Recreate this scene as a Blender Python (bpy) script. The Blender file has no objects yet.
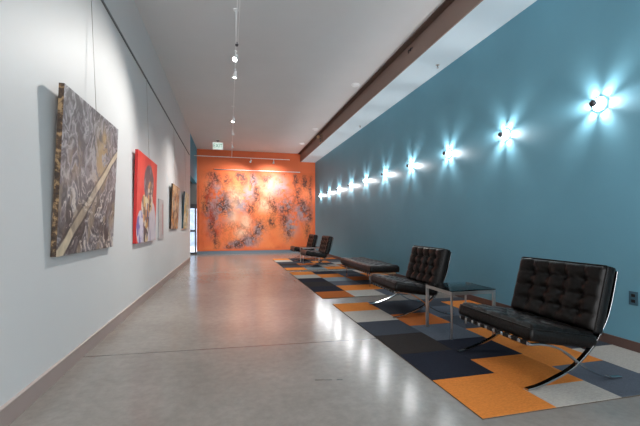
import bpy, math, random
import numpy as np
from mathutils import Vector, Matrix

random.seed(7)
sc = bpy.context.scene
C = sc.collection
PI = math.pi

# ------------------------------------------------------------------ helpers
def link(o, parent=None):
    C.objects.link(o)
    if parent is not None:
        o.parent = parent
    return o

def thing(name, label, cat, loc=(0, 0, 0), rz=0.0, group=None):
    o = bpy.data.objects.new(name, None)
    o.empty_display_size = 0.1
    C.objects.link(o)
    o.location = loc
    o.rotation_euler = (0, 0, rz)
    return tag(o, label, cat, group)

def tag(o, label=None, cat=None, group=None, kind=None):
    if label: o['label'] = label
    if cat: o['category'] = cat
    if group: o['group'] = group
    if kind: o['kind'] = kind
    return o

def copy_tree(o, parent=None):
    c = o.copy()
    C.objects.link(c)
    c.parent = parent
    for ch in list(o.children):
        copy_tree(ch, c)
    return c

class MB:
    def __init__(s):
        s.v = []; s.f = []; s.m = []
    def add(s, vs, fs, mi=0):
        b = len(s.v)
        s.v += [tuple(p) for p in vs]
        s.f += [tuple(i + b for i in f) for f in fs]
        s.m += [mi] * len(fs)
        return s
    def box(s, x0, x1, y0, y1, z0, z1, mi=0):
        vs = [(x, y, z) for z in (z0, z1) for y in (y0, y1) for x in (x0, x1)]
        fs = [(0, 2, 3, 1), (4, 5, 7, 6), (0, 1, 5, 4), (2, 6, 7, 3), (0, 4, 6, 2), (1, 3, 7, 5)]
        return s.add(vs, fs, mi)
    def sweep(s, pts, prof, side=(0, 1, 0), closed=False, mi=0, caps=True):
        """prof: list of (a, b): a along 'side', b along the normal of the path"""
        P = [Vector(p) for p in pts]
        n = len(P); k = len(prof)
        side = Vector(side)
        vs = []
        for i in range(n):
            if closed:
                t = P[(i + 1) % n] - P[i - 1]
            else:
                t = P[min(i + 1, n - 1)] - P[max(i - 1, 0)]
            t.normalize()
            sd = (side - t * side.dot(t))
            if sd.length < 1e-5:
                sd = t.orthogonal()
            sd.normalize()
            nr = t.cross(sd)
            for a, b in prof:
                vs.append(P[i] + sd * a + nr * b)
        fs = []
        for i in range(n if closed else n - 1):
            j = (i + 1) % n
            for q in range(k):
                r = (q + 1) % k
                fs.append((i * k + q, i * k + r, j * k + r, j * k + q))
        if caps and not closed:
            fs.append(tuple(range(k))[::-1])
            fs.append(tuple((n - 1) * k + q for q in range(k)))
        return s.add(vs, fs, mi)
    def tube(s, pts, r, seg=10, closed=False, mi=0, side=(0.13, 0.97, 0.21)):
        prof = [(r * math.cos(2 * PI * q / seg), r * math.sin(2 * PI * q / seg)) for q in range(seg)]
        return s.sweep(pts, prof, side, closed, mi)
    def bar(s, pts, w, t, side=(0, 1, 0), mi=0, closed=False):
        e = min(w, t) * 0.07
        a, b = w / 2, t / 2
        prof = [(-a + e, -b), (a - e, -b), (a, -b + e), (a, b - e), (a - e, b), (-a + e, b), (-a, b - e), (-a, -b + e)]
        return s.sweep(pts, prof, side, closed, mi)
    def lathe(s, prof, origin=(0, 0, 0), axis=(0, 0, 1), seg=28, mi=0):
        """prof: list of (radius, height along axis)"""
        ax = Vector(axis).normalized()
        u = ax.orthogonal().normalized(); w = ax.cross(u)
        o = Vector(origin)
        vs = []
        for r, h in prof:
            for q in range(seg):
                a = 2 * PI * q / seg
                vs.append(o + ax * h + (u * math.cos(a) + w * math.sin(a)) * max(r, 1e-5))
        fs = []
        k = seg
        for i in range(len(prof) - 1):
            for q in range(k):
                r = (q + 1) % k
                fs.append((i * k + q, i * k + r, (i + 1) * k + r, (i + 1) * k + q))
        fs.append(tuple(range(k))[::-1])
        fs.append(tuple((len(prof) - 1) * k + q for q in range(k)))
        return s.add(vs, fs, mi)
    def mesh(s, name, mats, smooth=False):
        me = bpy.data.meshes.new(name)
        me.from_pydata(s.v, [], s.f)
        for m in (mats if isinstance(mats, (list, tuple)) else [mats]):
            me.materials.append(m)
        me.polygons.foreach_set('material_index', s.m)
        if smooth:
            me.polygons.foreach_set('use_smooth', [True] * len(s.f))
        me.update()
        return me
    def build(s, name, mats, parent=None, smooth=False, bevel=0.0, auto=False):
        me = s.mesh(name, mats, smooth or auto)
        o = bpy.data.objects.new(name, me)
        link(o, parent)
        if auto:
            try:
                me.set_sharp_from_angle(angle=math.radians(38))
            except Exception:
                pass
        if bevel:
            b = o.modifiers.new('bevel', 'BEVEL')
            b.width = bevel; b.segments = 2; b.limit_method = 'ANGLE'
        return o

def catmull(P, n=6):
    P = [Vector(p) for p in P]
    Q = [P[0] * 2 - P[1]] + P + [P[-1] * 2 - P[-2]]
    out = []
    for i in range(1, len(Q) - 2):
        a, b, c, d = Q[i - 1:i + 3]
        for k in range(n):
            t = k / n
            out.append(0.5 * ((2 * b) + (c - a) * t + (2 * a - 5 * b + 4 * c - d) * t * t + (3 * b - a - 3 * c + d) * t ** 3))
    out.append(P[-1])
    return out

# ------------------------------------------------------------------ materials
def newmat(name):
    m = bpy.data.materials.new(name)
    m.use_nodes = True
    nt = m.node_tree
    b = nt.nodes.get('Principled BSDF')
    return m, nt, b

def N(nt, typ, **kw):
    n = nt.nodes.new(typ)
    for k, v in kw.items():
        setattr(n, k, v)
    return n

def setin(n, **kw):
    for k, v in kw.items():
        n.inputs[k.replace('_', ' ')].default_value = v

def noise_ramp(nt, scale, c0, c1, p0=0.3, p1=0.7, detail=6, stretch=None, rough=0.55):
    tc = N(nt, 'ShaderNodeTexCoord')
    src = tc.outputs['Object']
    if stretch:
        mp = N(nt, 'ShaderNodeMapping'); mp.inputs['Scale'].default_value = stretch
        nt.links.new(src, mp.inputs['Vector']); src = mp.outputs['Vector']
    no = N(nt, 'ShaderNodeTexNoise')
    no.inputs['Scale'].default_value = scale; no.inputs['Detail'].default_value = detail
    no.inputs['Roughness'].default_value = rough
    nt.links.new(src, no.inputs['Vector'])
    rp = N(nt, 'ShaderNodeValToRGB')
    rp.color_ramp.elements[0].position = p0; rp.color_ramp.elements[1].position = p1
    rp.color_ramp.elements[0].color = (*c0, 1); rp.color_ramp.elements[1].color = (*c1, 1)
    nt.links.new(no.outputs['Fac'], rp.inputs['Fac'])
    return tc, no, rp

def bump(nt, b, src, strength, dist):
    bp = N(nt, 'ShaderNodeBump')
    bp.inputs['Strength'].default_value = strength; bp.inputs['Distance'].default_value = dist
    nt.links.new(src, bp.inputs['Height'])
    nt.links.new(bp.outputs['Normal'], b.inputs['Normal'])

def paint(name, col, rough=0.6, var=0.06, scale=1.3, spec=0.4, bmp=0.03):
    m, nt, b = newmat(name)
    c0 = tuple(c * (1 - var) for c in col); c1 = tuple(min(1, c * (1 + var)) for c in col)
    tc, no, rp = noise_ramp(nt, scale, c0, c1)
    nt.links.new(rp.outputs['Color'], b.inputs['Base Color'])
    b.inputs['Roughness'].default_value = rough
    b.inputs['Specular IOR Level'].default_value = spec
    if bmp:
        n2 = N(nt, 'ShaderNodeTexNoise'); n2.inputs['Scale'].default_value = 260
        nt.links.new(tc.outputs['Object'], n2.inputs['Vector'])
        bump(nt, b, n2.outputs['Fac'], bmp, 0.002)
    return m

def metal(name, col, rough):
    m, nt, b = newmat(name)
    tc, no, rp = noise_ramp(nt, 18, tuple(c * .93 for c in col), col)
    nt.links.new(rp.outputs['Color'], b.inputs['Base Color'])
    b.inputs['Metallic'].default_value = 1; b.inputs['Roughness'].default_value = rough
    return m

def emit(name, col, strength, base=(0.8, 0.8, 0.8)):
    m, nt, b = newmat(name)
    b.inputs['Base Color'].default_value = (*base, 1)
    b.inputs['Emission Color'].default_value = (*col, 1)
    b.inputs['Emission Strength'].default_value = strength
    return m

def vcol(name, rough=0.5, spec=0.4, bmp=0.15):
    m, nt, b = newmat(name)
    a = N(nt, 'ShaderNodeAttribute'); a.attribute_name = 'pigment'
    nt.links.new(a.outputs['Color'], b.inputs['Base Color'])
    b.inputs['Roughness'].default_value = rough
    b.inputs['Specular IOR Level'].default_value = spec
    tc = N(nt, 'ShaderNodeTexCoord')
    n2 = N(nt, 'ShaderNodeTexNoise'); n2.inputs['Scale'].default_value = 60; n2.inputs['Detail'].default_value = 5
    nt.links.new(tc.outputs['Object'], n2.inputs['Vector'])
    bump(nt, b, n2.outputs['Fac'], bmp, 0.004)
    return m

M = {}
M['white_wall'] = paint('white wall paint', (0.64, 0.645, 0.645), 0.55, 0.02, 1.1)
M['blue_wall'] = paint('blue wall paint', (0.150, 0.355, 0.455), 0.5, 0.05, 0.9, 0.22, 0.05)
M['teal_wall'] = paint('teal wall paint', (0.03, 0.34, 0.52), 0.5, 0.05)
M['orange_wall'] = paint('orange wall paint', (0.78, 0.165, 0.055), 0.6, 0.05, 1.2)
M['ceiling'] = paint('ceiling paint', (0.72, 0.72, 0.72), 0.8, 0.02)
M['soffit'] = paint('soffit paint', (0.66, 0.79, 0.86), 0.7, 0.02)
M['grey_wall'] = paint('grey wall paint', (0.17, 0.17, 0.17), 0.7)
M['brown_beam'] = paint('brown beam paint', (0.27, 0.19, 0.16), 0.6, 0.08)
M['dark_beam'] = paint('dark beam paint', (0.105, 0.068, 0.055), 0.6, 0.08)
M['taupe_base'] = paint('taupe baseboard', (0.36, 0.285, 0.26), 0.5, 0.05)
M['brown_base'] = paint('brown baseboard', (0.115, 0.068, 0.058), 0.5, 0.06)
M['blue_base'] = paint('grey blue baseboard', (0.15, 0.195, 0.24), 0.5, 0.06)
M['chrome'] = metal('polished chrome', (0.58, 0.58, 0.59), 0.10)
M['steel'] = metal('brushed steel', (0.52, 0.49, 0.47), 0.28)
M['white_metal'] = paint('white lacquered metal', (0.90, 0.90, 0.90), 0.35, 0.02, bmp=0)
M['dark_metal'] = metal('dark metal', (0.10, 0.10, 0.11), 0.3)
M['black_gap'] = paint('black plastic', (0.012, 0.012, 0.013), 0.4, 0.05, bmp=0)
M['mark_steel'] = metal('brass fitting', (0.60, 0.42, 0.27), 0.3)

# black leather
def leather(name, c0, c1, rough):
    m, nt, b = newmat(name)
    tc, no, rp = noise_ramp(nt, 7, c0, c1)
    nt.links.new(rp.outputs['Color'], b.inputs['Base Color'])
    b.inputs['Roughness'].default_value = rough
    b.inputs['Specular IOR Level'].default_value = 0.22
    v = N(nt, 'ShaderNodeTexVoronoi'); v.inputs['Scale'].default_value = 190
    nt.links.new(tc.outputs['Object'], v.inputs['Vector'])
    n2 = N(nt, 'ShaderNodeTexNoise'); n2.inputs['Scale'].default_value = 22; n2.inputs['Detail'].default_value = 5
    n2.inputs['Distortion'].default_value = 1.5
    nt.links.new(tc.outputs['Object'], n2.inputs['Vector'])
    mx = N(nt, 'ShaderNodeMath', operation='MULTIPLY_ADD')
    nt.links.new(v.outputs['Distance'], mx.inputs[0]); mx.inputs[1].default_value = 0.15
    nt.links.new(n2.outputs['Fac'], mx.inputs[2])
    bump(nt, b, mx.outputs[0], 0.5, 0.006)
    return m
M['leather'] = leather('black leather', (0.003, 0.0024, 0.0022), (0.0075, 0.0058, 0.005), 0.34)
M['strap'] = leather('black strap leather', (0.010, 0.009, 0.009), (0.018, 0.016, 0.015), 0.5)
M['button'] = leather('black leather button', (0.006, 0.005, 0.005), (0.012, 0.010, 0.010), 0.45)

# thin clear table glass
def glass(name, tint, amt=0.1, rough=0.02):
    m, nt, b = newmat(name)
    out = nt.nodes['Material Output']
    tr = N(nt, 'ShaderNodeBsdfTransparent'); tr.inputs['Color'].default_value = (*tint, 1)
    gl = N(nt, 'ShaderNodeBsdfGlossy'); gl.inputs['Roughness'].default_value = rough
    fr = N(nt, 'ShaderNodeFresnel'); fr.inputs['IOR'].default_value = 1.5
    mx = N(nt, 'ShaderNodeMixShader')
    nt.links.new(fr.outputs[0], mx.inputs['Fac'])
    nt.links.new(tr.outputs[0], mx.inputs[1]); nt.links.new(gl.outputs[0], mx.inputs[2])
    nt.links.new(mx.outputs[0], out.inputs['Surface'])
    return m
M['glass'] = glass('clear glass', (0.94, 0.97, 0.97))

# polished concrete with one saw-cut joint and a short row of dark dashes
def concrete():
    m, nt, b = newmat('polished concrete')
    L = nt.links.new
    tc, no, rp = noise_ramp(nt, 1.1, (0.235, 0.213, 0.192), (0.305, 0.280, 0.255), 0.32, 0.68, 9, None, 0.62)
    n2 = N(nt, 'ShaderNodeTexNoise'); setin(n2, Scale=16.0, Detail=8.0, Roughness=0.7)
    L(tc.outputs['Object'], n2.inputs['Vector'])
    r2 = N(nt, 'ShaderNodeValToRGB')
    r2.color_ramp.elements[0].position = 0.36; r2.color_ramp.elements[1].position = 0.62
    r2.color_ramp.elements[0].color = (0.87, 0.865, 0.86, 1); r2.color_ramp.elements[1].color = (1.02, 1.02, 1.02, 1)
    L(n2.outputs['Fac'], r2.inputs['Fac'])
    mul = N(nt, 'ShaderNodeMix', data_type='RGBA', blend_type='MULTIPLY'); mul.inputs['Factor'].default_value = 1
    L(rp.outputs['Color'], mul.inputs['A']); L(r2.outputs['Color'], mul.inputs['B'])
    sp = N(nt, 'ShaderNodeSeparateXYZ'); L(tc.outputs['Object'], sp.inputs[0])
    def math_(op, a, c, d=None):
        n = N(nt, 'ShaderNodeMath', operation=op)
        for i, q in enumerate((a, c, d)):
            if q is None: continue
            if isinstance(q, (int, float)): n.inputs[i].default_value = q
            else: L(q, n.inputs[i])
        return n.outputs[0]
    # joint: y + 0.0558 x = 3.247
    j = math_('ABSOLUTE', math_('SUBTRACT', math_('MULTIPLY_ADD', sp.outputs['X'], 0.0558, sp.outputs['Y']), 3.247), 0)
    joint = math_('LESS_THAN', j, 0.0065)
    j2 = math_('ABSOLUTE', math_('SUBTRACT', sp.outputs['Y'], 9.6), 0)
    joint = math_('MAXIMUM', joint, math_('LESS_THAN', j2, 0.004))
    def dash(x0, x1):
        a = math_('MULTIPLY', math_('GREATER_THAN', sp.outputs['X'], x0), math_('LESS_THAN', sp.outputs['X'], x1))
        yy = math_('ABSOLUTE', math_('SUBTRACT', math_('MULTIPLY_ADD', sp.outputs['X'], 0.23, sp.outputs['Y']), 2.558), 0)
        return math_('MULTIPLY', a, math_('LESS_THAN', yy, 0.006))
    marks = math_('MAXIMUM', dash(0.575, 0.69), dash(0.722, 0.762))
    allm = math_('MAXIMUM', joint, marks)
    fin = N(nt, 'ShaderNodeMix', data_type='RGBA'); L(allm, fin.inputs['Factor'])
    L(mul.outputs['Result'], fin.inputs['A']); fin.inputs['B'].default_value = (0.035, 0.03, 0.028, 1)
    L(fin.outputs['Result'], b.inputs['Base Color'])
    rr = N(nt, 'ShaderNodeMapRange'); setin(rr, To_Min=0.13, To_Max=0.27)
    L(n2.outputs['Fac'], rr.inputs['Value']); L(rr.outputs[0], b.inputs['Roughness'])
    b.inputs['Specular IOR Level'].default_value = 0.5
    bump(nt, b, no.outputs['Fac'], 0.05, 0.01)
    return m
M['concrete'] = concrete()

def carpet(name, col, var=0.16):
    m, nt, b = newmat(name)
    tc, no, rp = noise_ramp(nt, 55, tuple(c * (1 - var) for c in col), tuple(c * (1 + var) for c in col), 0.3, 0.7, 4, (1, 3.5, 1))
    nt.links.new(rp.outputs['Color'], b.inputs['Base Color'])
    b.inputs['Roughness'].default_value = 0.95
    b.inputs['Specular IOR Level'].default_value = 0.1
    n2 = N(nt, 'ShaderNodeTexNoise'); n2.inputs['Scale'].default_value = 420
    nt.links.new(tc.outputs['Object'], n2.inputs['Vector'])
    bump(nt, b, n2.outputs['Fac'], 0.5, 0.004)
    return m
CARPET = {
    'O': carpet('orange carpet tile', (0.62, 0.205, 0.042)),
    'R': carpet('rust carpet tile', (0.40, 0.115, 0.028)),
    'N': carpet('navy carpet tile', (0.015, 0.018, 0.029)),
    'K': carpet('black brown carpet tile', (0.028, 0.024, 0.023)),
    'S': carpet('slate carpet tile', (0.085, 0.10, 0.125)),
    'D': carpet('dark slate carpet tile', (0.045, 0.052, 0.066)),
    'G': carpet('light grey carpet tile', (0.41, 0.385, 0.35)),
    'B': carpet('blue grey carpet tile', (0.22, 0.27, 0.30)),
}
CK = list(CARPET)
M['rug_edge'] = carpet('rug edge', (0.09, 0.075, 0.06))

# ------------------------------------------------------------------ setting
XL, XR, YO, ZC, ZS, XB = -1.163, 3.337, 14.04, 3.905, 3.586, 2.73
YB = -3.2
YL = 11.63

def struct(name, mb, m, **kw):
    o = mb.build(name, m, None, **kw)
    o['kind'] = 'structure'
    return o

struct('floor', MB().box(-3.4, XR + .15, YB, YO + .2, -.12, 0), M['concrete'])
struct('ceiling', MB().box(XL - .15, XB + .02, YB, YO + .2, ZC, ZC + .12), M['ceiling'])
struct('ceiling_soffit', MB().box(XB + .02, XR + .15, YB, YO + .2, ZS, ZS + .4), M['soffit'])
struct('wall_left', MB().box(XL - .15, XL, YB, YL, 0, ZC), M['white_wall'])
struct('wall_right', MB().box(XR, XR + .15, YB, YO + .2, 0, ZS), M['blue_wall'])
struct('wall_back', MB().box(XL, XR, YO, YO + .2, 0, ZC), M['orange_wall'])
struct('wall_left_header', MB().box(XL - .15, XL, YL, YO, 2.62, ZC), M['teal_wall'])
# side room seen through the gap beside the orange wall
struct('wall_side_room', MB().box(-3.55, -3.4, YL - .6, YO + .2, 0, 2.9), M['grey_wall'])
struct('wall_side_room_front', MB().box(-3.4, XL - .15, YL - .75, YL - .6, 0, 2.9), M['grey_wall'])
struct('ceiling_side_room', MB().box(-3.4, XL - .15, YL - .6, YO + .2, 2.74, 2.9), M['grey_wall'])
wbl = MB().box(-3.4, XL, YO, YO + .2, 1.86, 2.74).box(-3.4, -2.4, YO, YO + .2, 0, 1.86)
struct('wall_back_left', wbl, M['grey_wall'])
w1 = MB().box(-2.4, XL, YO + .02, YO + .09, 1.70, 1.86).box(-2.4, -1.62, YO + .03, YO + .08, .9, .96)
w1.box(-2.4, XL, YO + .03, YO + .08, .0, .07)
w1.box(-1.24, -1.19, YO + .03, YO + .08, .07, 1.7).box(-1.66, -1.62, YO + .03, YO + .08, .07, 1.7)
w1.box(-1.62, -1.24, YO + .03, YO + .08, .83, .90)
wf = struct('window_1', w1, M['dark_metal'])
pane = MB().box(-2.4, XL, YO + .05, YO + .06, .07, 1.70).build('window_pane', M['glass'], wf)
# paving and opposite facade, raised to dim the bright view through that window
struct('ground_outside', MB().box(-6, -.5, YO + .2, YO + 7, -.14, -.02), paint('pale paving', (0.42, 0.46, 0.52), .8))
struct('wall_outside', MB().box(-6, -.5, YO + 6, YO + 6.2, -.02, 5.0), paint('bluish render', (0.30, 0.37, 0.47), .8, .35, 3.0))

# brown fascia beam along the ceiling, with a projecting top flange
bm_ = MB().box(XB, XB + .02, YB, YO, ZS - .004, ZC).box(XB - .092, XB, YB, YO, ZC - .022, ZC, 1)
struct('beam', bm_, [M['brown_beam'], M['dark_beam']])

# baseboards
bl = MB().box(XL, XL + .012, 2.945, YL, .0, .108).box(XL, XL + .018, YB, 2.94, .0, .112)
bl.box(XL, XL + .016, 2.945, YL, .108, .114, 1).box(XL, XL + .022, YB, 2.94, .112, .118, 1)
struct('baseboard_left', bl, [M['taupe_base'], paint('pale baseboard cap', (0.50, 0.42, 0.39), .5)])
struct('baseboard_right', MB().box(XR - .014, XR, YB, YO, 0, .085), M['brown_base'])
struct('baseboard_back', MB().box(XL, XR - .014, YO - .014, YO, 0, .11), M['blue_base'])
struct('trim_1', MB().box(XL - .001, XL + .004, YL - .012, YL + .004, 0.114, ZC), M['white_metal'])
# picture-hanging rail high on the left wall, coloured dark for its shadow line
rail = MB().box(XL, XL + .016, YB, YL - .25, 3.168, 3.186).box(XL, XL + .006, YB, YL - .25, 3.186, 3.196, 1)
pr = rail.build('picture_rail', [paint('rail shadow grey', (0.20, 0.20, 0.20), .5), M['dark_metal']])
tag(pr, 'long thin picture hanging rail, shadow-darkened grey, running high along the left wall', 'picture rail')

# ------------------------------------------------------------------ numpy pigment helpers
def vnoise(x, y, seed=0):
    xi = np.floor(x).astype(np.int64); yi = np.floor(y).astype(np.int64)
    xf = x - xi; yf = y - yi
    def h(a, b):
        n = (a * 374761393 + b * 668265263 + seed * 1442695041) & 0xFFFFFFFF
        n = ((n ^ (n >> 13)) * 1274126177) & 0xFFFFFFFF
        return ((n ^ (n >> 16)) & 0xFFFF) / 65535.0
    u = xf * xf * (3 - 2 * xf); v = yf * yf * (3 - 2 * yf)
    a = h(xi, yi); b = h(xi + 1, yi); c = h(xi, yi + 1); d = h(xi + 1, yi + 1)
    return (a * (1 - u) + b * u) * (1 - v) + (c * (1 - u) + d * u) * v

def fbm(x, y, seed=0, oct=5):
    s = 0; a = .5; t = 0
    for i in range(oct):
        s = s + a * vnoise(x, y, seed + i * 17); t += a
        x = x * 2.03 + 11.3; y = y * 2.03 + 7.7; a *= .5
    return s / t

def sstep(a, b, x):
    t = np.clip((x - a) / (b - a), 0, 1)
    return t * t * (3 - 2 * t)

def mix(c0, c1, f):
    f = f[:, None]
    return c0 * (1 - f) + np.asarray(c1) * f

def cell(x, y, seed=0):
    """irregular cells: returns a random value per cell"""
    xi = np.floor(x).astype(np.int64); yi = np.floor(y).astype(np.int64)
    best = np.full(x.shape, 9.0); val = np.zeros(x.shape)
    def h(a, b, k):
        n = (a * 374761393 + b * 668265263 + (seed + k) * 1442695041) & 0xFFFFFFFF
        n = ((n ^ (n >> 13)) * 1274126177) & 0xFFFFFFFF
        return ((n ^ (n >> 16)) & 0xFFFF) / 65535.0
    for dx in (-1, 0, 1):
        for dy in (-1, 0, 1):
            a = xi + dx; b = yi + dy
            d = (a + h(a, b, 1) - x) ** 2 + (b + h(a, b, 2) - y) ** 2
            k = d < best
            best = np.where(k, d, best); val = np.where(k, h(a, b, 3), val)
    return val

def panel(name, w, h, t, nu, nv, colfn, mats, parent=None):
    """slab facing +X in its local space: u along +Y (0..w), v along Z (0..h), front face at x=0, back at x=-t; coloured per vertex on the front"""
    u = np.linspace(0, 1, nu); v = np.linspace(0, 1, nv)
    U, V = np.meshgrid(u, v); U = U.ravel(); V = V.ravel()
    col = colfn(U, V)
    vs = [(0.0, a * w, b * h) for a, b in zip(U.tolist(), V.tolist())]
    fs = [(j * nu + i, j * nu + i + 1, (j + 1) * nu + i + 1, (j + 1) * nu + i) for j in range(nv - 1) for i in range(nu - 1)]
    mi = [0] * len(fs)
    n0 = len(vs)
    e = 0.0
    vs += [(e, 0, 0), (e, w, 0), (e, w, h), (e, 0, h), (-t, 0, 0), (-t, w, 0), (-t, w, h), (-t, 0, h)]
    for f in ((0, 4, 5, 1), (1, 5, 6, 2), (2, 6, 7, 3), (3, 7, 4, 0), (4, 7, 6, 5)):
        fs.append(tuple(n0 + i for i in f)); mi.append(1)
    me = bpy.data.meshes.new(name)
    me.from_pydata(vs, [], fs)
    for m in mats: me.materials.append(m)
    me.polygons.foreach_set('material_index', mi)
    at = me.color_attributes.new('pigment', 'FLOAT_COLOR', 'POINT')
    full = np.ones((len(vs), 4), dtype=np.float32)
    full[:n0, :3] = np.clip(col, 0, 1)
    at.data.foreach_set('color', full.ravel())
    me.update()
    o = bpy.data.objects.new(name, me)
    return link(o, parent)

# ------------------------------------------------------------------ mural
def mural_col(U, V):
    X = -1.10 + U * 4.40; Z = 0.13 + V * 3.02
    n = len(X)
    orange = np.array((0.78, 0.165, 0.055))
    col = np.tile(orange, (n, 1))
    tone = fbm(X * 1.4, Z * 1.2, 5)
    col = mix(col, (0.84, 0.23, 0.075), sstep(.45, .75, tone))
    col = mix(col, (0.50, 0.075, 0.022), sstep(.55, .8, fbm(X * 2.0 + 9, Z * 1.0, 9)) * .6)
    wx = X + .22 * (fbm(X * 3, Z * 3, 21) - .5); wz = Z + .30 * (fbm(X * 3, Z * 3, 33) - .5)
    def P(px, py):
        return (-0.947 + (px - 203) * .03813, 1.07 + (225.4 - py) * (.0372 + .000025 * (px - 197)))
    def blob(px, py, rx, ry, rot=0.0):
        cx, cz = P(px, py)
        a = math.radians(rot); dx = wx - cx; dz = wz - cz
        p = (dx * math.cos(a) + dz * math.sin(a)) / (rx * .038); q = (-dx * math.sin(a) + dz * math.cos(a)) / (ry * .038)
        return np.exp(-(p * p + q * q))
    # pale peach washes, with some spotlight glow painted in
    wash_glow = np.zeros(n)
    for b in ((234, 201, 9, 14, 10), (232, 217, 8, 8, 0), (268, 190, 10, 13, 0), (243, 222, 7, 8, 0), (262, 205, 7, 8, 0), (239, 232, 8, 6, 0)):
        wash_glow = np.maximum(wash_glow, blob(*b))
    wash_glow = wash_glow * (.55 + .6 * fbm(X * 7, Z * 7, 3))
    col = mix(col, (0.86, 0.58, 0.40), np.clip(wash_glow * 1.05 - .12, 0, .85))
    # smoky violet grey clouds
    smoke = np.zeros(n)
    for b in ((222, 207, 9, 12, 0), (217, 196, 6, 14, 15), (212, 215, 6, 16, 0), (247, 194, 6, 8, 0), (252, 183, 4, 8, 0), (246, 242, 12, 6, 20), (235, 244, 10, 4, 25), (284, 205, 8, 7, 0), (257, 231, 5, 7, 0), (289, 226, 7, 11, 0), (278, 188, 9, 9, 0), (303, 212, 9, 8, -20), (240, 205, 6, 8, 0)):
        smoke = np.maximum(smoke, blob(*b))
    sp = fbm(X * 9, Z * 9, 41)
    col = mix(col, (0.34, 0.28, 0.31), np.clip(smoke * sstep(.28, .58, sp) * 1.15, 0, .9))
    # dark twiggy growth
    dark = np.zeros(n)
    for b in ((214, 178, 8, 5, -35), (209, 190, 4, 12, -15), (207, 203, 4, 12, 0), (211, 222, 3.5, 14, 0), (214, 240, 3, 12, 5), (222, 205, 7, 9, 0), (240, 178, 5, 7, 20), (251, 180, 3.5, 9, 0), (254, 196, 3, 12, 0), (249, 209, 4, 7, 0), (238, 244, 9, 5, 25), (229, 247, 5, 2.5, 10), (254, 236, 4, 8, -25), (282, 174, 4, 3, 0), (271, 206, 3.5, 9, 10), (284, 209, 7, 6, 10), (282, 221, 5, 8, 0), (287, 232, 4, 7, 0), (295, 181, 3, 8, 10), (297, 194, 3.5, 9, -10), (305, 209, 8, 5, -20), (300, 203, 6, 4, -20), (310, 190, 2.0, 13, 0), (307, 229, 2.5, 10, 0), (310, 216, 3.5, 5, 0), (304, 184, 3, 6, 10), (259, 226, 4, 6, 0), (270, 222, 4, 5, 0), (264, 178, 5, 4, 0), (227, 178, 4, 5, 10)):
        dark = np.maximum(dark, blob(*b))
    lines = np.abs(fbm(wx * 6.0, wz * 3.4, 61, 4) - .5)
    lines2 = np.abs(fbm(wx * 11.0, wz * 8.0, 77, 4) - .5)
    twig = np.maximum(1 - sstep(.012, .06, lines), .9 * (1 - sstep(.015, .07, lines2)))
    speck = sstep(.56, .68, fbm(X * 24, Z * 20, 91, 3))
    amt = np.clip(dark * 1.15, 0, 1)
    col = mix(col, (0.090, 0.040, 0.032), np.clip(amt * (.36 + .80 * np.maximum(twig, speck)), 0, .95))
    wide = np.zeros(n)
    for b in ((228, 206, 28, 34, 0), (270, 200, 26, 24, 0), (292, 208, 22, 26, 0), (245, 230, 20, 18, 0)):
        wide = np.maximum(wide, blob(*b))
    col = mix(col, (0.17, 0.065, 0.040), np.clip(wide * twig * .55 * sstep(.35, .6, fbm(X * 3, Z * 3, 15)), 0, .7))
    red = np.maximum(blob(207, 205, 6, 28), blob(212, 238, 8, 12)) * sstep(.42, .62, fbm(X * 5, Z * 2.2, 121))
    col = mix(col, (0.55, 0.055, 0.018), np.clip(red * .8, 0, .8))
    # fade into the wall colour at the borders
    edge = np.minimum(np.minimum(U, 1 - U) * 4.4, np.minimum(V, 1 - V) * 3.0)
    edge = sstep(0, .10, edge)
    base = np.tile(orange, (n, 1))
    return base * (1 - edge[:, None]) + col * edge[:, None]
# built facing +X then turned to face -Y (towards the hall)
mu = panel('mural', 4.40, 3.02, .012, 420, 290, mural_col, [vcol('mural pigment', .6, .3, .08), M['orange_wall']])
mu.rotation_euler = (0, 0, -PI / 2)
mu.location = (-1.10, YO - .0125, .13)
tag(mu, 'large orange wall painting of dark branching smoky growth on the end wall', 'mural')
rd = MB().tube([(-.54, YO - .06, 3.165), (2.71, YO - .06, 3.165)], .014, 12)
rod = rd.build('hanging_rod', M['white_metal'], None, smooth=True)
for x in (-.3, 1.1, 2.45):
    MB().tube([(x, YO, 3.165), (x, YO - .06, 3.165)], .007, 8).build('bracket', M['white_metal'], rod, smooth=True)
tag(rod, 'thin pale horizontal rod mounted just above the orange mural', 'rod')

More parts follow.
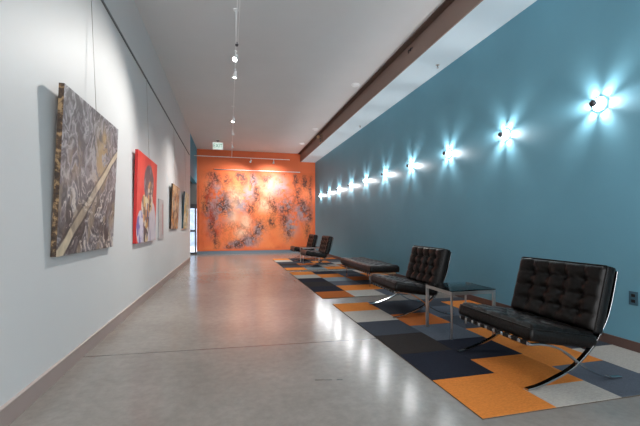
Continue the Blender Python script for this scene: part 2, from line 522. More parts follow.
# ------------------------------------------------------------------ paintings on the left wall
def art_silver(U, V):
    n = len(U)
    x = U * 4.4; y = V * 4.0
    a = fbm(x * 1.3, y * 1.1, 3); b = fbm(x * 1.3 + 5, y * 1.1 + 3, 13)
    wx = x + 1.6 * (a - .5); wy = y + 1.6 * (b - .5)
    s = fbm(wx * 2.3, wy * 1.2, 23)
    streak = np.sin(44 * fbm(wx * 1.0 + 2, wy * .8, 31) + 7 * s)
    lum = .5 + .5 * streak
    col = np.tile(np.array((0.205, 0.190, 0.205)), (n, 1))
    col = mix(col, (0.045, 0.040, 0.042), sstep(.35, .05, lum) * .65)
    col = mix(col, (0.40, 0.385, 0.40), sstep(.72, .98, lum) * .8)
    low = sstep(.62, .25, V)
    col = mix(col, (0.035, 0.028, 0.024), low * sstep(.60, .40, fbm(wx * 2.2, wy * 1.5, 51)) * .75)
    col = mix(col, (0.66, 0.61, 0.54), low * sstep(.90, .99, lum) * sstep(.38, .55, fbm(x * 1.5, y * 1.2, 99)) * .9)
    col = mix(col, (0.30, 0.235, 0.16), sstep(.55, .75, fbm(x * 3 + 7, y * 2.2, 71)) * low * .7)
    # ochre face-like passage upper right
    face = np.exp(-(((U - .66) / .15) ** 2 + ((V - .66) / .20) ** 2))
    patch = sstep(.44, .58, fbm(wx * 3.5 + 3, wy * 3.0, 81))
    col = mix(col, (0.40, 0.27, 0.115), np.clip(face * patch * 1.05, 0, .85))
    g = np.exp(-(((U - .68) / .05) ** 2 + ((V - .84) / .05) ** 2))
    col = mix(col, (0.45, 0.30, 0.12), g * .8)
    g = np.exp(-(((U - .20) / .10) ** 2 + ((V - .60) / .12) ** 2)) * patch
    col = mix(col, (0.32, 0.24, 0.13), g * .6)
    # long pale diagonal neck
    line = V - .81 * (U - .02)
    wdt = .060 - .028 * U
    band = sstep(wdt, wdt * .75, np.abs(line + .012 * np.sin(U * 20)))
    gap = sstep(.36, .46, np.abs(U - .40) + .42 * fbm(U * 9, V * 9, 6))
    tone = .75 + .5 * fbm(x * 6, y * 6, 4)
    bandc = np.array((0.58, 0.49, 0.35))[None, :] * tone[:, None]
    f = (band * np.clip(.45 + gap, 0, 1))[:, None]
    col = col * (1 - f) + bandc * f
    edge = sstep(wdt * .75, wdt * .95, np.abs(line)) * sstep(wdt * 1.5, wdt * 1.1, np.abs(line))
    col = mix(col, (0.03, 0.022, 0.02), edge * .7)
    return col

def art_red(U, V):
    n = len(U)
    col = np.tile(np.array((0.66, 0.030, 0.026)), (n, 1))
    col = mix(col, (0.76, 0.055, 0.040), sstep(.4, .7, fbm(U * 4, V * 4, 2)))
    w = .05 * (fbm(U * 9, V * 9, 8) - .5)
    def el(cx, cy, rx, ry, soft=.18):
        d = np.sqrt(((U + w - cx) / rx) ** 2 + ((V + w - cy) / ry) ** 2)
        return sstep(1, 1 - soft, d)
    pal = np.array([(0.62, 0.42, 0.14), (0.50, 0.25, 0.10), (0.70, 0.62, 0.42), (0.22, 0.10, 0.06), (0.10, 0.10, 0.20), (0.62, 0.30, 0.12), (0.72, 0.68, 0.62), (0.06, 0.05, 0.06)])
    cv = cell(U * 17 + 3 * w, V * 13, 5)
    patch = pal[np.minimum((cv * 8).astype(int), 7)]
    # hair
    hair = el(.56, .70, .27, .24, .12)
    hc = mix(np.tile(np.array((0.050, 0.060, 0.085)), (n, 1)), (0.15, 0.17, 0.22), sstep(.45, .7, fbm(U * 14, V * 14, 12)))
    col = col * (1 - hair[:, None]) + hc * hair[:, None]
    # pale cloak and body
    body = np.maximum(el(.76, .16, .26, .34, .1), el(.50, .12, .33, .26, .1))
    bc = mix(np.tile(np.array((0.62, 0.60, 0.66)), (n, 1)), (0.42, 0.40, 0.50), sstep(.45, .62, fbm(U * 10, V * 4, 19)))
    col = col * (1 - body[:, None]) + bc * body[:, None]
    mid = el(.46, .25, .15, .33, .1)
    col = col * (1 - mid[:, None]) + patch * mid[:, None]
    # face in broken colour patches, and the raised arm on the left
    fc = np.maximum(el(.63, .54, .17, .20, .1), el(.33, .36, .15, .20, .1))
    col = col * (1 - fc[:, None]) + (patch * .8 + np.array((0.60, 0.36, 0.12)) * .2) * fc[:, None]
    blue = el(.16, .16, .15, .20, .1)
    b2 = mix(np.tile(np.array((0.14, 0.14, 0.42)), (n, 1)), (0.62, 0.60, 0.70), sstep(.42, .55, fbm(U * 12, V * 9, 29)))
    col = col * (1 - blue[:, None]) + b2 * blue[:, None]
    dk = el(.66, .58, .035, .02) + el(.56, .57, .03, .018) + el(.64, .44, .06, .018)
    col = mix(col, (0.04, 0.02, 0.02), np.clip(dk, 0, 1))
    return col

def art_brown(U, V):
    n = len(U)
    pal = np.array([(0.30, 0.17, 0.08), (0.45, 0.27, 0.12), (0.13, 0.07, 0.04), (0.52, 0.40, 0.26), (0.20, 0.09, 0.05), (0.60, 0.30, 0.09), (0.36, 0.30, 0.24)])
    w = fbm(U * 6, V * 6, 3)
    c = pal[np.minimum((cell(U * 9 + w, V * 9 + w, 7) * 7).astype(int), 6)]
    return mix(c, (0.05, 0.03, 0.02), sstep(.52, .7, fbm(U * 12, V * 12, 37)) * .7)

def art_teal(U, V):
    n = len(U)
    col = np.tile(np.array((0.74, 0.70, 0.48)), (n, 1))
    col = mix(col, (0.70, 0.66, 0.52), sstep(.45, .65, fbm(U * 5, V * 7, 3)))
    col = mix(col, (0.60, 0.42, 0.08), sstep(.55, .68, fbm(U * 6 + 4, V * 4, 13)))
    col = mix(col, (0.03, 0.13, 0.17), sstep(.26, .14, U + .25 * fbm(U * 4, V * 5, 5)))
    return mix(col, (0.10, 0.20, 0.16), sstep(.6, .7, fbm(U * 8, V * 8, 23)) * .8)

def art_grey(U, V):
    n = len(U)
    col = np.tile(np.array((0.47, 0.45, 0.45)), (n, 1))
    f = sstep(.60, .64, U) * sstep(.93, .89, U) * sstep(.08, .12, V) * sstep(.92, .88, V)
    col = mix(col, (0.42, 0.18, 0.17), f * (.5 + .5 * fbm(U * 8, V * 14, 3)))
    return mix(col, (0.30, 0.29, 0.30), sstep(.5, .7, fbm(U * 12, V * 12, 8)) * .5)

def side_mat(name, c0, c1, c2):
    m, nt, b = newmat(name)
    tc, no, rp = noise_ramp(nt, 22, c0, c1, .40, .60, 5)
    e = rp.color_ramp.elements.new(.52); e.color = (*c2, 1)
    nt.links.new(rp.outputs['Color'], b.inputs['Base Color'])
    b.inputs['Roughness'].default_value = .6
    return m

cv_m = vcol('canvas pigment', .42, .45, .35)
def painting(label, fn, y0, z0, w, h, t, lean, sidem, nu, nv, gap=0.002, cords=(.55,)):
    r = thing('painting', label, 'painting', (XL + gap + t, y0, z0), 0, None)
    r.rotation_euler = (0, math.atan2(lean, h), 0)
    c = panel('canvas', w, h, t, nu, nv, fn, [cv_m, sidem], r)
    # stretcher back bars
    sb = MB()
    wood = paint('pine stretcher', (0.30, 0.20, 0.11), .7)
    sb.box(-t - .0005, -t + .004, .03, w - .03, h - .07, h - .03).build('stretcher_bar', wood, r)
    # hanging wires up to the rail, straight up from the canvas top
    return r
P1 = painting('largest silver and brown abstract portrait canvas with a pale diagonal, nearest on the left wall', art_silver, 2.776, .858, 1.215, 1.172, .034, .050,
              side_mat('gilded canvas edge', (0.030, 0.016, 0.010), (0.34, 0.22, 0.11), (0.075, 0.040, 0.020)), 330, 320)
P2 = painting('bright red canvas of a dark haired figure, second painting along the left wall', art_red, 4.89, .842, 1.215, 1.175, .034, .030,
              paint('red canvas edge', (0.60, 0.022, 0.020), .5), 200, 190)
P4 = painting('brown and ochre patterned canvas between the red canvas and the far pale one', art_brown, 7.69, 1.0, 1.0, .91, .030, .042,
              paint('dark brown canvas edge', (0.045, 0.026, 0.018), .6), 110, 100)
P5 = painting('pale yellow canvas with a dark teal edge, farthest painting on the left wall', art_teal, 9.64, .99, 1.0, .94, .030, .045,
              paint('dark teal canvas edge', (0.025, 0.075, 0.10), .6), 100, 90)
p3 = panel('wall_panel', .43, .68, .018, 50, 70, art_grey, [cv_m, paint('grey panel edge', (0.40, 0.39, 0.39), .6)])
p3.location = (XL + .019, 6.53, .84)
tag(p3, 'small narrow grey panel hung flat just past the red canvas', 'panel')

def wire(label, x, y, z0):
    w = MB().tube([(x, y, z0), (XL + .014, y, 3.165)], .0022, 6)
    o = w.build('hanging_wire', M['steel'], None, smooth=True)
    tag(o, label, 'wire')
wire('thin hanging wire above the silver portrait canvas', XL + .058, 3.46, 2.03)
wire('thin hanging wire above the red canvas', XL + .05, 5.60, 2.018)
wire('thin hanging wire above the brown patterned canvas', XL + .05, 8.2, 1.912)
wire('thin hanging wire above the pale yellow canvas', XL + .05, 10.15, 1.93)

# ------------------------------------------------------------------ rugs
def rug(label, x0, y0, cols, cw=0.5, xmax=XR - .03):
    """cols: list of (list of y breaks, list of colour keys)"""
    mb = MB()
    T = .009
    x = x0
    ymin = min(c[0][0] for c in cols); ymax = max(c[0][-1] for c in cols)
    for br, keys in cols:
        x1 = min(x + cw, xmax)
        for i, k in enumerate(keys):
            a, b = br[i], br[i + 1]
            g = .0012
            vs = [(x + g, a + g, T), (x1 - g, a + g, T), (x1 - g, b - g, T), (x + g, b - g, T)]
            mb.add(vs, [(0, 1, 2, 3)], CK.index(k))
            vs = [(x, a, T - .002), (x1, a, T - .002), (x1, b, T - .002), (x, b, T - .002)]
            q = [(vs[j], vs[(j + 1) % 4]) for j in range(4)]
            for j in range(4):
                p0, p1 = vs[j], vs[(j + 1) % 4]
                t0 = [(x + g, a + g, T), (x1 - g, a + g, T), (x1 - g, b - g, T), (x + g, b - g, T)]
                mb.add([p0, p1, t0[(j + 1) % 4], t0[j]], [(0, 1, 2, 3)], CK.index(k))
        x = x1
    mb.box(x0, x, ymin, ymax, 0.0005, T - .002, len(CK))
    o = mb.build('rug', [CARPET[k] for k in CK] + [M['rug_edge']])
    tag(o, label, 'rug', None)
    return o
A = [1.703, 2.205, 2.71, 3.225, 3.72, 4.22, 4.67]
Bk = [1.703, 1.95, 2.475, 2.955, 3.46, 3.95, 4.45, 4.67]
rug('nearest checkered carpet tile rug with orange corner, under the two near chairs', 1.352, 1.7, [
    (A, 'ONKDGO'), (Bk, 'GONSRDD'), (A, 'SOODSD'), (Bk, 'SGDDSOD')])
F2 = [5.08 + .5 * i for i in range(7)]
H2 = [5.08] + [5.33 + .5 * i for i in range(6)] + [8.08]
rug('middle checkered carpet tile rug under the long black bench', 1.32, 5.08, [
    (F2, 'RNKNGO'), (F2, 'GOSBON'), (F2, 'SODRSD'), (F2, 'BRGSOG')])
F3 = [8.44 + .5 * i for i in range(7)]
rug('farthest checkered carpet tile rug beneath the two distant chairs', 1.32, 8.44, [
    (F3, 'ODKDGO'), (F3, 'BSRDND'), (F3, 'OGDOSR'), (F3, 'NRGSDO')])

# ------------------------------------------------------------------ tufted cushion
def cushion_mesh(name, L, W, T, nl, nw, sub=10, puff=.029, r=.018):
    """u = 0..L along local X, v = -W/2..W/2 along local Y, thickness along local Z from 0"""
    nu = nl * sub + 1; nv = nw * sub + 1
    mb = MB()
    def hgt(u, v):
        a = u / L * nl; b = (v / W + .5) * nw
        pa = abs(math.sin(PI * a)); pb = abs(math.sin(PI * b))
        p = (pa ** .55) * (pb ** .55)
        h = T - .012 + puff * (.52 * (pa * pb) ** .5 + .48)
        # button dimples with short radiating pleats
        ia = round(a); ib = round(b)
        if 0 < ia < nl and 0 < ib < nw:
            dx = u - ia * L / nl; dy = v - (ib / nw - .5) * W
            d = math.hypot(dx, dy)
            h -= .018 * math.exp(-(d / .042) ** 2) + .018 * math.exp(-(d / .020) ** 2)
            an = math.atan2(dy, dx)
            h += .0045 * math.cos(an * 8 + ia * 2.1 + ib) * math.exp(-((d - .042) / .028) ** 2)
        e = min(u, L - u, v + W / 2, W / 2 - v)
        k = min(1, e / r)
        k = math.sin(k * PI / 2)
        return h * k + (T - .020) * (1 - k)
    for j in range(nv):
        for i in range(nu):
            u = L * i / (nu - 1); v = W * (j / (nv - 1) - .5)
            mb.v.append((u, v, hgt(u, v)))
    for j in range(nv - 1):
        for i in range(nu - 1):
            mb.f.append((j * nu + i, j * nu + i + 1, (j + 1) * nu + i + 1, (j + 1) * nu + i)); mb.m.append(0)
    per = [i for i in range(nu)] + [j * nu + nu - 1 for j in range(1, nv)] + [(nv - 1) * nu + i for i in range(nu - 2, -1, -1)] + [j * nu for j in range(nv - 2, 0, -1)]
    ring = per
    cx = L / 2
    for z, off in ((T * .66, .006), (T * .42, .008), (T * .18, .005), (.0, -.004)):
        nr = []
        for idx in per:
            x, y, _ = mb.v[idx]
            dx = -1 if x < 1e-6 else (1 if x > L - 1e-6 else 0)
            dy = -1 if y < -W / 2 + 1e-6 else (1 if y > W / 2 - 1e-6 else 0)
            l = math.hypot(dx, dy) or 1
            nr.append(len(mb.v)); mb.v.append((x + dx / l * off, y + dy / l * off, z))
        n = len(per)
        for q in range(n):
            p = (q + 1) % n
            mb.f.append((ring[q], nr[q], nr[p], ring[p])); mb.m.append(0)
        ring = nr
    mb.f.append(tuple(ring[::-1])); mb.m.append(0)
    return mb

def piping_mb(L, W, z):
    mb = MB()
    c = .012
    pts = []
    for cx, cy, a0 in ((L - c, W / 2 - c, 0), (c, W / 2 - c, 90), (c, -W / 2 + c, 180), (L - c, -W / 2 + c, 270)):
        for k in range(5):
            a = math.radians(a0 + 22.5 * k)
            pts.append((cx + (c + .003) * math.cos(a), cy + (c + .003) * math.sin(a), z))
    mb.tube(pts, .0055, 8, closed=True, side=(0, 0, 1))
    return mb

def make_cushion(name, parent, loc, roty, L, W, T, nl, nw, **kw):
    mb = cushion_mesh(name, L, W, T, nl, nw, **kw)
    c = mb.build(name, M['leather'], parent, smooth=True)
    c.location = loc; c.rotation_euler = (0, roty, 0)
    p = piping_mb(L, W, T - .018)
    p.build('piping', M['leather'], c, smooth=True)
    return c

def add_buttons(c, L, W, T, nl, nw):
    for i in range(1, nl):
        for j in range(1, nw):
            b = MB().lathe([(.0115, -.004), (.013, 0), (.011, .004), (.006, .0066), (.0, .0072)], (L * i / nl, W * (j / nw - .5), T - .035), seg=12)
            b.build('button', M['button'], c, smooth=True)

# ------------------------------------------------------------------ lounge chair
def make_chair(label):
    r = thing('lounge_chair', label, 'chair', (0, 0, 0), 0, 'black tufted lounge chairs along the blue wall')
    back = catmull([(.748, 0, .742), (.718, 0, .61), (.688, 0, .499), (.640, 0, .385), (.536, 0, .245), (.414, 0, .143), (.325, 0, .094), (.206, 0, .052), (.09, 0, .020), (.0, 0, .0075)], 5)
    S = catmull([(.022, 0, .295), (.09, 0, .291), (.169, 0, .277), (.250, 0, .250), (.331, 0, .203), (.414, 0, .143), (.504, 0, .083), (.598, 0, .040), (.694, 0, .014), (.785, 0, .0075)], 5)
    for s in (-1, 1):
        y = s * .358
        MB().bar([(p.x, y, p.z) for p in back], .032, .013).build('curved_leg', M['chrome'], r, auto=True)
        MB().bar([(p.x, y, p.z) for p in S], .030, .0125).build('curved_leg', M['chrome'], r, auto=True)
    for (x, z) in ((.022, .297), (.535, .215), (.742, .728)):
        MB().bar([(x, -.352, z), (x, .352, z)], .022, .012, side=(0, 0, 1)).build('cross_bar', M['chrome'], r, auto=True)
    n = 9
    for k in range(n):
        y = -.315 + .63 * k / (n - 1)
        pts = [(.03, y, .283), (.012, y, .286), (.012, y, .309), (.03, y, .311), (.28, y, .262), (.53, y, .228), (.55, y, .226), (.55, y, .206), (.53, y, .204)]
        MB().bar(pts, .040, .004).build('strap', M['strap'], r, auto=True)
    for k in range(n):
        y = -.315 + .63 * k / (n - 1)
        pts = [(.74, y, .714), (.756, y, .718), (.756, y, .741), (.735, y, .742), (.668, y, .52), (.628, y, .40), (.555, y, .232)]
        MB().bar(pts, .040, .004).build('strap', M['strap'], r, auto=True)
    # seat cushion: from front-bottom (.022,.314) sloping down towards the back
    Ls, W, T = .535, .738, .098
    a = math.atan2(.085, .505)
    c = make_cushion('seat_cushion', r, (.018, 0, .316), a, Ls, W, T, 4, 5)
    add_buttons(c, Ls, W, T, 4, 5)
    # back cushion: local X runs up the back, local Z faces forward
    Lb, T2 = .455, .100
    al = math.atan2(.45, .118)
    cb = make_cushion('back_cushion', r, (.622, 0, .318), -al, Lb, W, T2, 4, 5)
    add_buttons(cb, Lb, W, T2, 4, 5)
    return r

chairs = [
    (1.853, 2.28, 'nearest black tufted leather lounge chair standing on the orange tiles'),
    (1.815, 4.14, 'black tufted lounge chair behind the first glass side table, beside the bench'),
    (1.845, 9.23, 'distant black tufted lounge chair just in front of the far side table'),
    (1.845, 10.88, 'farthest black tufted lounge chair, closest to the orange end wall'),
]
ch0 = make_chair(chairs[0][2])
for i, (x, y, lb) in enumerate(chairs):
    o = ch0 if i == 0 else copy_tree(ch0)
    o.location = (x, y, .009)
    o['label'] = lb

# ------------------------------------------------------------------ side table
def make_table(label):
    r = thing('side_table', label, 'table', (0, 0, 0), 0, 'glass topped chrome side tables')
    w, d, h = .48, .455, .443
    # four flat-bar legs, set pinwheel fashion
    MB().box(0, .031, d - .014, d, 0, h).build('leg', M['steel'], r, bevel=.0015)
    MB().box(0, .012, 0, .018, 0, h).build('leg', M['steel'], r, bevel=.0015)
    MB().box(w - .032, w, 0, .014, 0, h).build('leg', M['steel'], r, bevel=.0015)
    MB().box(w - .012, w, d - .018, d, 0, h).build('leg', M['steel'], r, bevel=.0015)
    MB().box(.0125, w - .0325, .0, .013, h - .032, h - .002).build('rail', M['steel'], r, bevel=.0015)
    MB().box(.0315, w - .0125, d - .013, d, h - .032, h - .002).build('rail', M['steel'], r, bevel=.0015)
    MB().box(.0, .012, .0185, d - .0145, h - .032, h - .002).build('rail', M['steel'], r, bevel=.0015)
    MB().box(w - .012, w, .0145, d - .0185, h - .032, h - .002).build('rail', M['steel'], r, bevel=.0015)
    MB().box(.0, w, .0, d, h + .0005, h + .0105).build('glass_top', M['glass'], r, bevel=.001)
    return r
t0 = make_table('chrome side table with clear glass top between the two near lounge chairs')
t0.location = (1.995, 2.935, .009)
t1 = copy_tree(t0)
t1.location = (1.995, 9.86, .009)
t1['label'] = 'far small chrome side table between the two distant lounge chairs'

# ------------------------------------------------------------------ bench
def make_bench():
    r = thing('bench', 'long low black tufted leather bench on chrome legs by the blue wall', 'bench', (2.34, 5.75, .009), 0, None)
    W, L = .53, 1.70
    for (x, y) in ((.02, .09), (.02, 1.35), (W - .05, .09), (W - .05, 1.35)):
        MB().bar([(x, y, .0), (x, y, .216)], .030, .012, side=(0, 1, 0)).build('leg', M['chrome'], r, auto=True)
    for x in (.02, W - .05):
        MB().bar([(x, .02, .226), (x, L - .02, .226)], .022, .012, side=(0, 0, 1)).build('side_rail', M['chrome'], r, auto=True)
    for y in (.03, L - .03):
        MB().bar([(.026, y, .226), (W - .056, y, .226)], .022, .012, side=(0, 0, 1)).build('end_rail', M['mark_steel'], r, auto=True)  # brass tone includes the orange reflected in this end bar
    n = 17
    for k in range(n):
        y = .10 + (L - .20) * k / (n - 1)
        pts = [(.03, y, .212), (.010, y, .214), (.010, y, .239), (.03, y, .241), (W - .06, y, .241), (W - .04, y, .239), (W - .04, y, .214), (W - .06, y, .212)]
        MB().bar(pts, .045, .004).build('strap', M['strap'], r, auto=True)
    Lc, Wc, T = L, W, .112
    c = make_cushion('cushion', r, (W / 2, 0, .246), 0, Lc, Wc, T, 8, 3)
    c.rotation_euler = (0, 0, PI / 2)
    add_buttons(c, Lc, Wc, T, 8, 3)
    return r
make_bench()

# ------------------------------------------------------------------ wall sconces
M['sconce_glow'] = emit('lit frosted glass', (0.93, 0.97, 1.0), 9.0)
def make_sconce(label):
    # local: wall plane at x=0, fixture projects along -x
    r = thing('wall_sconce', label, 'wall light', (0, 0, 0), 0, 'round wall sconces along the blue wall')
    ax = (-1, 0, 0)
    MB().lathe([(.020, 0), (.020, .012), (.010, .016), (.008, .030)], (0, 0, 0), ax, 20).build('wall_mount', M['chrome'], r, auto=True)
    MB().lathe([(.010, .004), (.060, .004), (.063, .007), (.060, .011), (.010, .012)], (0, 0, 0), ax, 36).build('diffuser_disc', M['sconce_glow'], r, auto=True)
    ring = MB()
    pts = [(-.009, .064 * math.cos(2 * PI * k / 40),   .064 * math.sin(2 * PI * k / 40)) for k in range(40)]
    ring.tube(pts, .0035, 8, closed=True, side=(1, 0, 0)).build('rim', M['chrome'], r, smooth=True)
    # six short slats added between disc and cap to split the light into rays
    for k in range(6):
        a = PI / 6 + k * PI / 3 + .12
        y, z = math.cos(a), math.sin(a)
        MB().bar([(-.012, .022 * y, .022 * z), (-.068, .022 * y, .022 * z)], .0095, .0025, side=(0, -z, y)).build('ray_slat', M['chrome'], r, auto=True)
    MB().lathe([(.022, .066), (.029, .070), (.032, .082), (.031, .096), (.024, .106), (.010, .111), (0, .1115)], (0, 0, 0), ax, 24).build('cap', M['dark_metal'], r, smooth=True)
    return r
SC_POW = 9
ords = ['nearest the camera', 'second from the near end', 'third from the near end', 'fourth from the near end', 'fifth from the near end',
        'fifth from the orange wall', 'fourth from the orange wall', 'third from the orange wall', 'second from the orange wall', 'closest to the orange wall']
sy = [2.607, 3.775, 4.975, 6.164, 7.339, 8.49, 9.645, 10.80, 11.93, 13.08]
s0 = make_sconce('x')
for i, y in enumerate(sy):
    o = s0 if i == 0 else copy_tree(s0)
    o.location = (XR, y, 2.195)
    o['label'] = 'lit round wall sconce on the blue wall, ' + ords[i]
    l = bpy.data.lights.new('sconce_bulb_light', 'POINT')
    l.energy = SC_POW; l.color = (1.0, 0.965, 0.96); l.shadow_soft_size = .0075
    lo = bpy.data.objects.new('sconce_bulb_light', l)
    C.objects.link(lo)
    lo.location = (XR - .046, y, 2.195)

# ------------------------------------------------------------------ track lighting
ZT, XT = 3.46, .085
trk = thing('light_track', 'long slim white light track hung below the ceiling down the hall', 'light track', (XT, 0, ZT))
MB().box(-.007, .007, YB + .3, 12.95, -.010, .010).build('rail', M['white_metal'], trk, bevel=.002)
MB().box(.020, .030, YB + .3, 4.9, -.007, .007).build('feed_rod', M['white_metal'], trk, bevel=.002)
for y in (.9, 4.86, 8.8, 12.6):
    MB().tube([(0, y, .01), (0, y, ZC - ZT)], .005, 8).lathe([(.035, ZC - ZT - .012), (.035, ZC - ZT)], (0, y, 0)).build('stem', M['white_metal'], trk, auto=True)
MB().lathe([(.018, -.028), (.022, -.02), (.022, .02), (.018, .028)], (.012, 4.88, 0), (0, 1, 0), 16).build('connector', M['dark_metal'], trk, auto=True)
crs = thing('light_track', 'white cross track spanning in front of the orange end wall', 'light track', (0, 13.0, ZT))
MB().box(XL - .16, 2.13, -.009, .009, -.010, .010).build('rail', M['white_metal'], crs, bevel=.002)
MB().lathe([(.016, -.016), (.018, 0), (.016, .016)], (XT, 0, 0), (0, 0, 1), 16).build('connector', M['white_metal'], crs, auto=True)
for x in (XL - .155, 2.122):
    MB().box(x - .006, x + .010, -.012, .012, -.013, .013).build('end_cap', M['white_metal'], crs)

M['lamp_face'] = emit('lit lamp face', (1.0, 0.97, 0.92), 14.0)
def spot_head(label, loc, target, energy, angle, blend=.55, group='track spotlights on the ceiling track', drop=.10, col=(1.0, .965, .92), glow=True, size=.03):
    r = thing('track_spotlight', label, 'spotlight', loc, 0, group)
    MB().lathe([(.014, -.022), (.014, .0)], (0, 0, -.010), (0, 0, 1), 14).tube([(0, 0, -.03), (0, 0, -drop)], .005, 8).build('stem', M['white_metal'], r, auto=True)
    d = (Vector(target) - (Vector(loc) + Vector((0, 0, -drop)))).normalized()
    o = Vector((0, 0, -drop))
    MB().lathe([(.012, -.055), (.018, -.052), (.020, -.02), (.034, .03), (.036, .048), (.030, .048), (.027, .035), (.0, .034)], o, d, 24).build('housing', M['white_metal'], r, auto=True)
    MB().lathe([(.026, .036), (.026, .040), (.014, .044), (0, .045)], o, d, 20).build('lamp', M['lamp_face'] if glow else M['chrome'], r, smooth=True)
    l = bpy.data.lights.new('track_spot_light', 'SPOT')
    l.energy = energy; l.spot_size = math.radians(angle); l.spot_blend = blend; l.color = col
    l.shadow_soft_size = size
    lo = bpy.data.objects.new('track_spot_light', l)
    C.objects.link(lo)
    p = Vector(loc) + o + d * .052
    lo.location = p
    lo.rotation_euler = d.to_track_quat('-Z', 'Y').to_euler()
    return r

zt = ZT
E_W = 85
spot_head('white track spotlight aimed at the silver portrait, nearest one in view', (XT, 5.05, zt), (XL + .15, 3.1, .3), E_W * 1.2, 106, 1.0, size=.012)
spot_head('bright round track spotlight in the nearer glaring pair', (XT, 5.62, zt), (XL + .7, 5.9, 0), E_W * .7, 105, 1.0)
spot_head('white track spotlight just before the far glaring lamp', (XT, 8.05, zt), (XL + .2, 7.6, .3), E_W * 1.0, 105, 1.0)
spot_head('bright round track spotlight glaring farther down the track', (XT, 9.2, zt), (.5, 10.2, 0), E_W * 1.7, 105, 1.0)
spot_head('farthest white track spotlight near the exit sign', (XT, 10.75, zt), (.6, 12.0, .3), E_W * 1.5, 105, 1.0)
spot_head('track spotlight overhead lighting the near left wall', (XT, 2.1, zt), (XL, .1, .8), E_W, 84, 1.0)
MG = 'small spotlights on the cross track'
spot_head('small grey spotlight on the cross track, left one of two', (.74, 13.0, zt), (-.05, YO, 1.9), 78, 125, .9, MG, .11, (1, .97, .93), False)
spot_head('small grey spotlight on the cross track, right one of two', (1.55, 13.0, zt), (1.55, YO, 2.2), 78, 125, .9, MG, .11, (1, .97, .93), False)

# ------------------------------------------------------------------ ceiling fittings
for i, (x, y, lb) in enumerate(((2.46, 6.85, 'nearest white round smoke detector on the grey ceiling beside the beam'),
                                (2.45, 10.3, 'middle white round smoke detector on the ceiling beside the beam'),
                                (2.43, 12.2, 'farthest white round smoke detector near the orange wall'))):
    r = thing('smoke_detector', lb, 'smoke detector', (x, y, ZC), 0, 'round detectors on the ceiling')
    MB().lathe([(.088, 0), (.088, .012), (.080, .016)], (0, 0, 0), (0, 0, -1), 32).build('base', M['white_metal'], r, auto=True)
    MB().lathe([(.070, .016), (.068, .030), (.050, .040), (.020, .044), (0, .0445)], (0, 0, 0), (0, 0, -1), 32).build('cover', M['white_metal'], r, auto=True)
for i, (x, y, lb) in enumerate(((3.17, 5.03, 'small metal sprinkler head on the near pale soffit'), (3.21, 8.59, 'small metal sprinkler head farther along the pale soffit'))):
    r = thing('sprinkler', lb, 'sprinkler', (x, y, ZS), 0, 'sprinklers in the soffit')
    MB().lathe([(.030, 0), (.030, .004), (.012, .008)], (0, 0, 0), (0, 0, -1), 20).build('escutcheon', M['steel'], r, auto=True)
    b = MB().tube([(0, 0, -.008), (0, 0, -.024)], .007, 8)
    b.tube([(.006, 0, -.022), (.012, 0, -.034), (.004, 0, -.046)], .0022, 6).tube([(-.006, 0, -.022), (-.012, 0, -.034), (-.004, 0, -.046)], .0022, 6)
    b.build('body', M['dark_metal'], r, smooth=True)
    MB().lathe([(.016, .046), (.016, .049), (.006, .050)], (0, 0, 0), (0, 0, -1), 16).build('deflector', M['steel'], r, auto=True)
# spotlight fixture on the beam, far end
r = thing('beam_spotlight', 'small bronze lamp fixture with dark backplate on the brown beam', 'lamp', (XB, 10.7, 3.74))
MB().box(-.016, 0, -.14, .14, -.13, .10).build('backplate', M['black_gap'], r, bevel=.003)
MB().bar([(-.016, -.14, -.13), (-.016, -.14, .10), (-.016, .14, .10), (-.016, .14, -.13)], .012, .006, side=(1, 0, 0), closed=True).build('frame', M['mark_steel'], r, auto=True)
MB().tube([(-.016, -.04, .02), (-.07, -.04, .03)], .009, 10).build('arm', M['mark_steel'], r, smooth=True)
MB().lathe([(.020, -.05), (.035, -.03), (.048, .03), (.050, .045), (.040, .045), (.0, .03)], (-.09, -.05, .03), (-.5, -.6, -.3), 22).build('lamp_head', M['mark_steel'], r, auto=True)
# small twin clip on the near beam face
r = thing('beam_clip', 'small dark twin clip fixed to the brown beam face', 'clip', (XB, 5.07, 3.78))
for y in (-.035, .035):
    b = MB().tube([(0, y, .02), (-.022, y, .02), (-.028, y, .0), (-.022, y, -.03)], .006, 8)
    b.build('hook', M['black_gap'], r, smooth=True)
MB().box(-.006, 0, -.055, .055, .010, .032).build('plate', M['dark_metal'], r, bevel=.001)

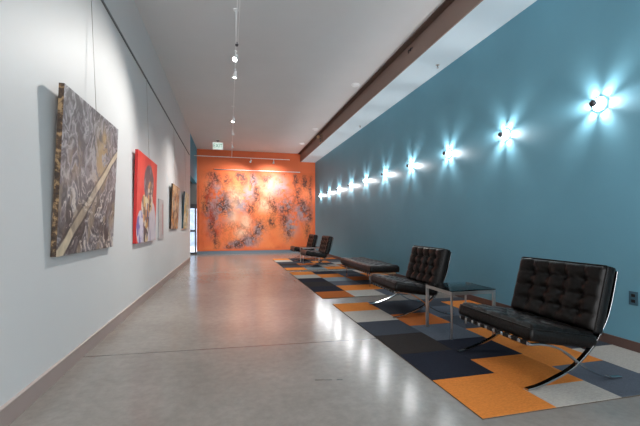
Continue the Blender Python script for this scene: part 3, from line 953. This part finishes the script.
# exit sign
r = thing('exit_sign', 'pale green lit exit sign hung from the ceiling near the end wall', 'sign', (-.37, 12.5, ZC))
M['sign_face'] = emit('lit sign face', (0.72, 0.90, 0.80), .25, (0.7, 0.8, 0.75))
MB().box(-.17, .17, -.022, .022, -.31, -.06).build('housing', M['white_metal'], r, bevel=.004)
MB().box(-.155, .155, -.026, -.0225, -.295, -.075).build('face', M['sign_face'], r)
MB().box(-.05, .05, -.03, .03, -.012, 0).tube([(0, 0, -.01), (0, 0, -.062)], .012, 10).build('canopy', M['dark_metal'], r, auto=True)
cu = bpy.data.curves.new('exit_text', 'FONT')
cu.body = 'EXIT'; cu.size = .175; cu.extrude = .002; cu.align_x = 'CENTER'; cu.align_y = 'CENTER'
tmp = bpy.data.objects.new('exit_text', cu)
C.objects.link(tmp)
bpy.context.view_layer.update()
dg = bpy.context.evaluated_depsgraph_get()
me = bpy.data.meshes.new_from_object(tmp.evaluated_get(dg))
bpy.data.objects.remove(tmp)
me.materials.clear(); me.materials.append(paint('sign green', (0.05, 0.30, 0.18), .5, bmp=0))
lt = bpy.data.objects.new('lettering', me)
link(lt, r)
lt.location = (0, -.029, -.185); lt.rotation_euler = (PI / 2, 0, 0); lt.scale = (.82, 1, 1)

# wall outlet low on the blue wall
r = thing('wall_outlet', 'small blue painted outlet plate low on the blue wall', 'outlet', (XR, 2.32, .45))
MB().box(-.006, 0, -.036, .036, -.058, .058).build('plate', paint('outlet blue', (0.045, 0.115, 0.16), .5, bmp=0), r, bevel=.002)
for z in (-.024, .024):
    MB().box(-.0085, -.0055, -.016, .016, z - .013, z + .013).build('socket', M['black_gap'], r, bevel=.002)

# ------------------------------------------------------------------ daylight and world
w = bpy.data.worlds.new('daylight'); sc.world = w
w.use_nodes = True
bg = w.node_tree.nodes['Background']
bg.inputs['Color'].default_value = (0.97, 0.98, 1.0, 1)
bg.inputs['Strength'].default_value = 1.9

# ------------------------------------------------------------------ camera
F, TH, CY = 360.2, .2467, 225.4
cam = bpy.data.cameras.new('camera')
co = bpy.data.objects.new('camera', cam)
C.objects.link(co)
cam.sensor_fit = 'HORIZONTAL'; cam.sensor_width = 36.0
cam.lens = F / 640 * 36.0
cam.shift_y = (CY - 213.0) / 640
co.location = (0, 0, 1.07)
co.rotation_euler = (PI / 2, 0, -TH)
cam.clip_start = .02
sc.camera = co
sc.view_settings.view_transform = 'Standard'
sc.view_settings.look = 'None'
sc.view_settings.exposure = 1.4
sc.view_settings.gamma = 1.0
sc.view_settings.use_curve_mapping = False
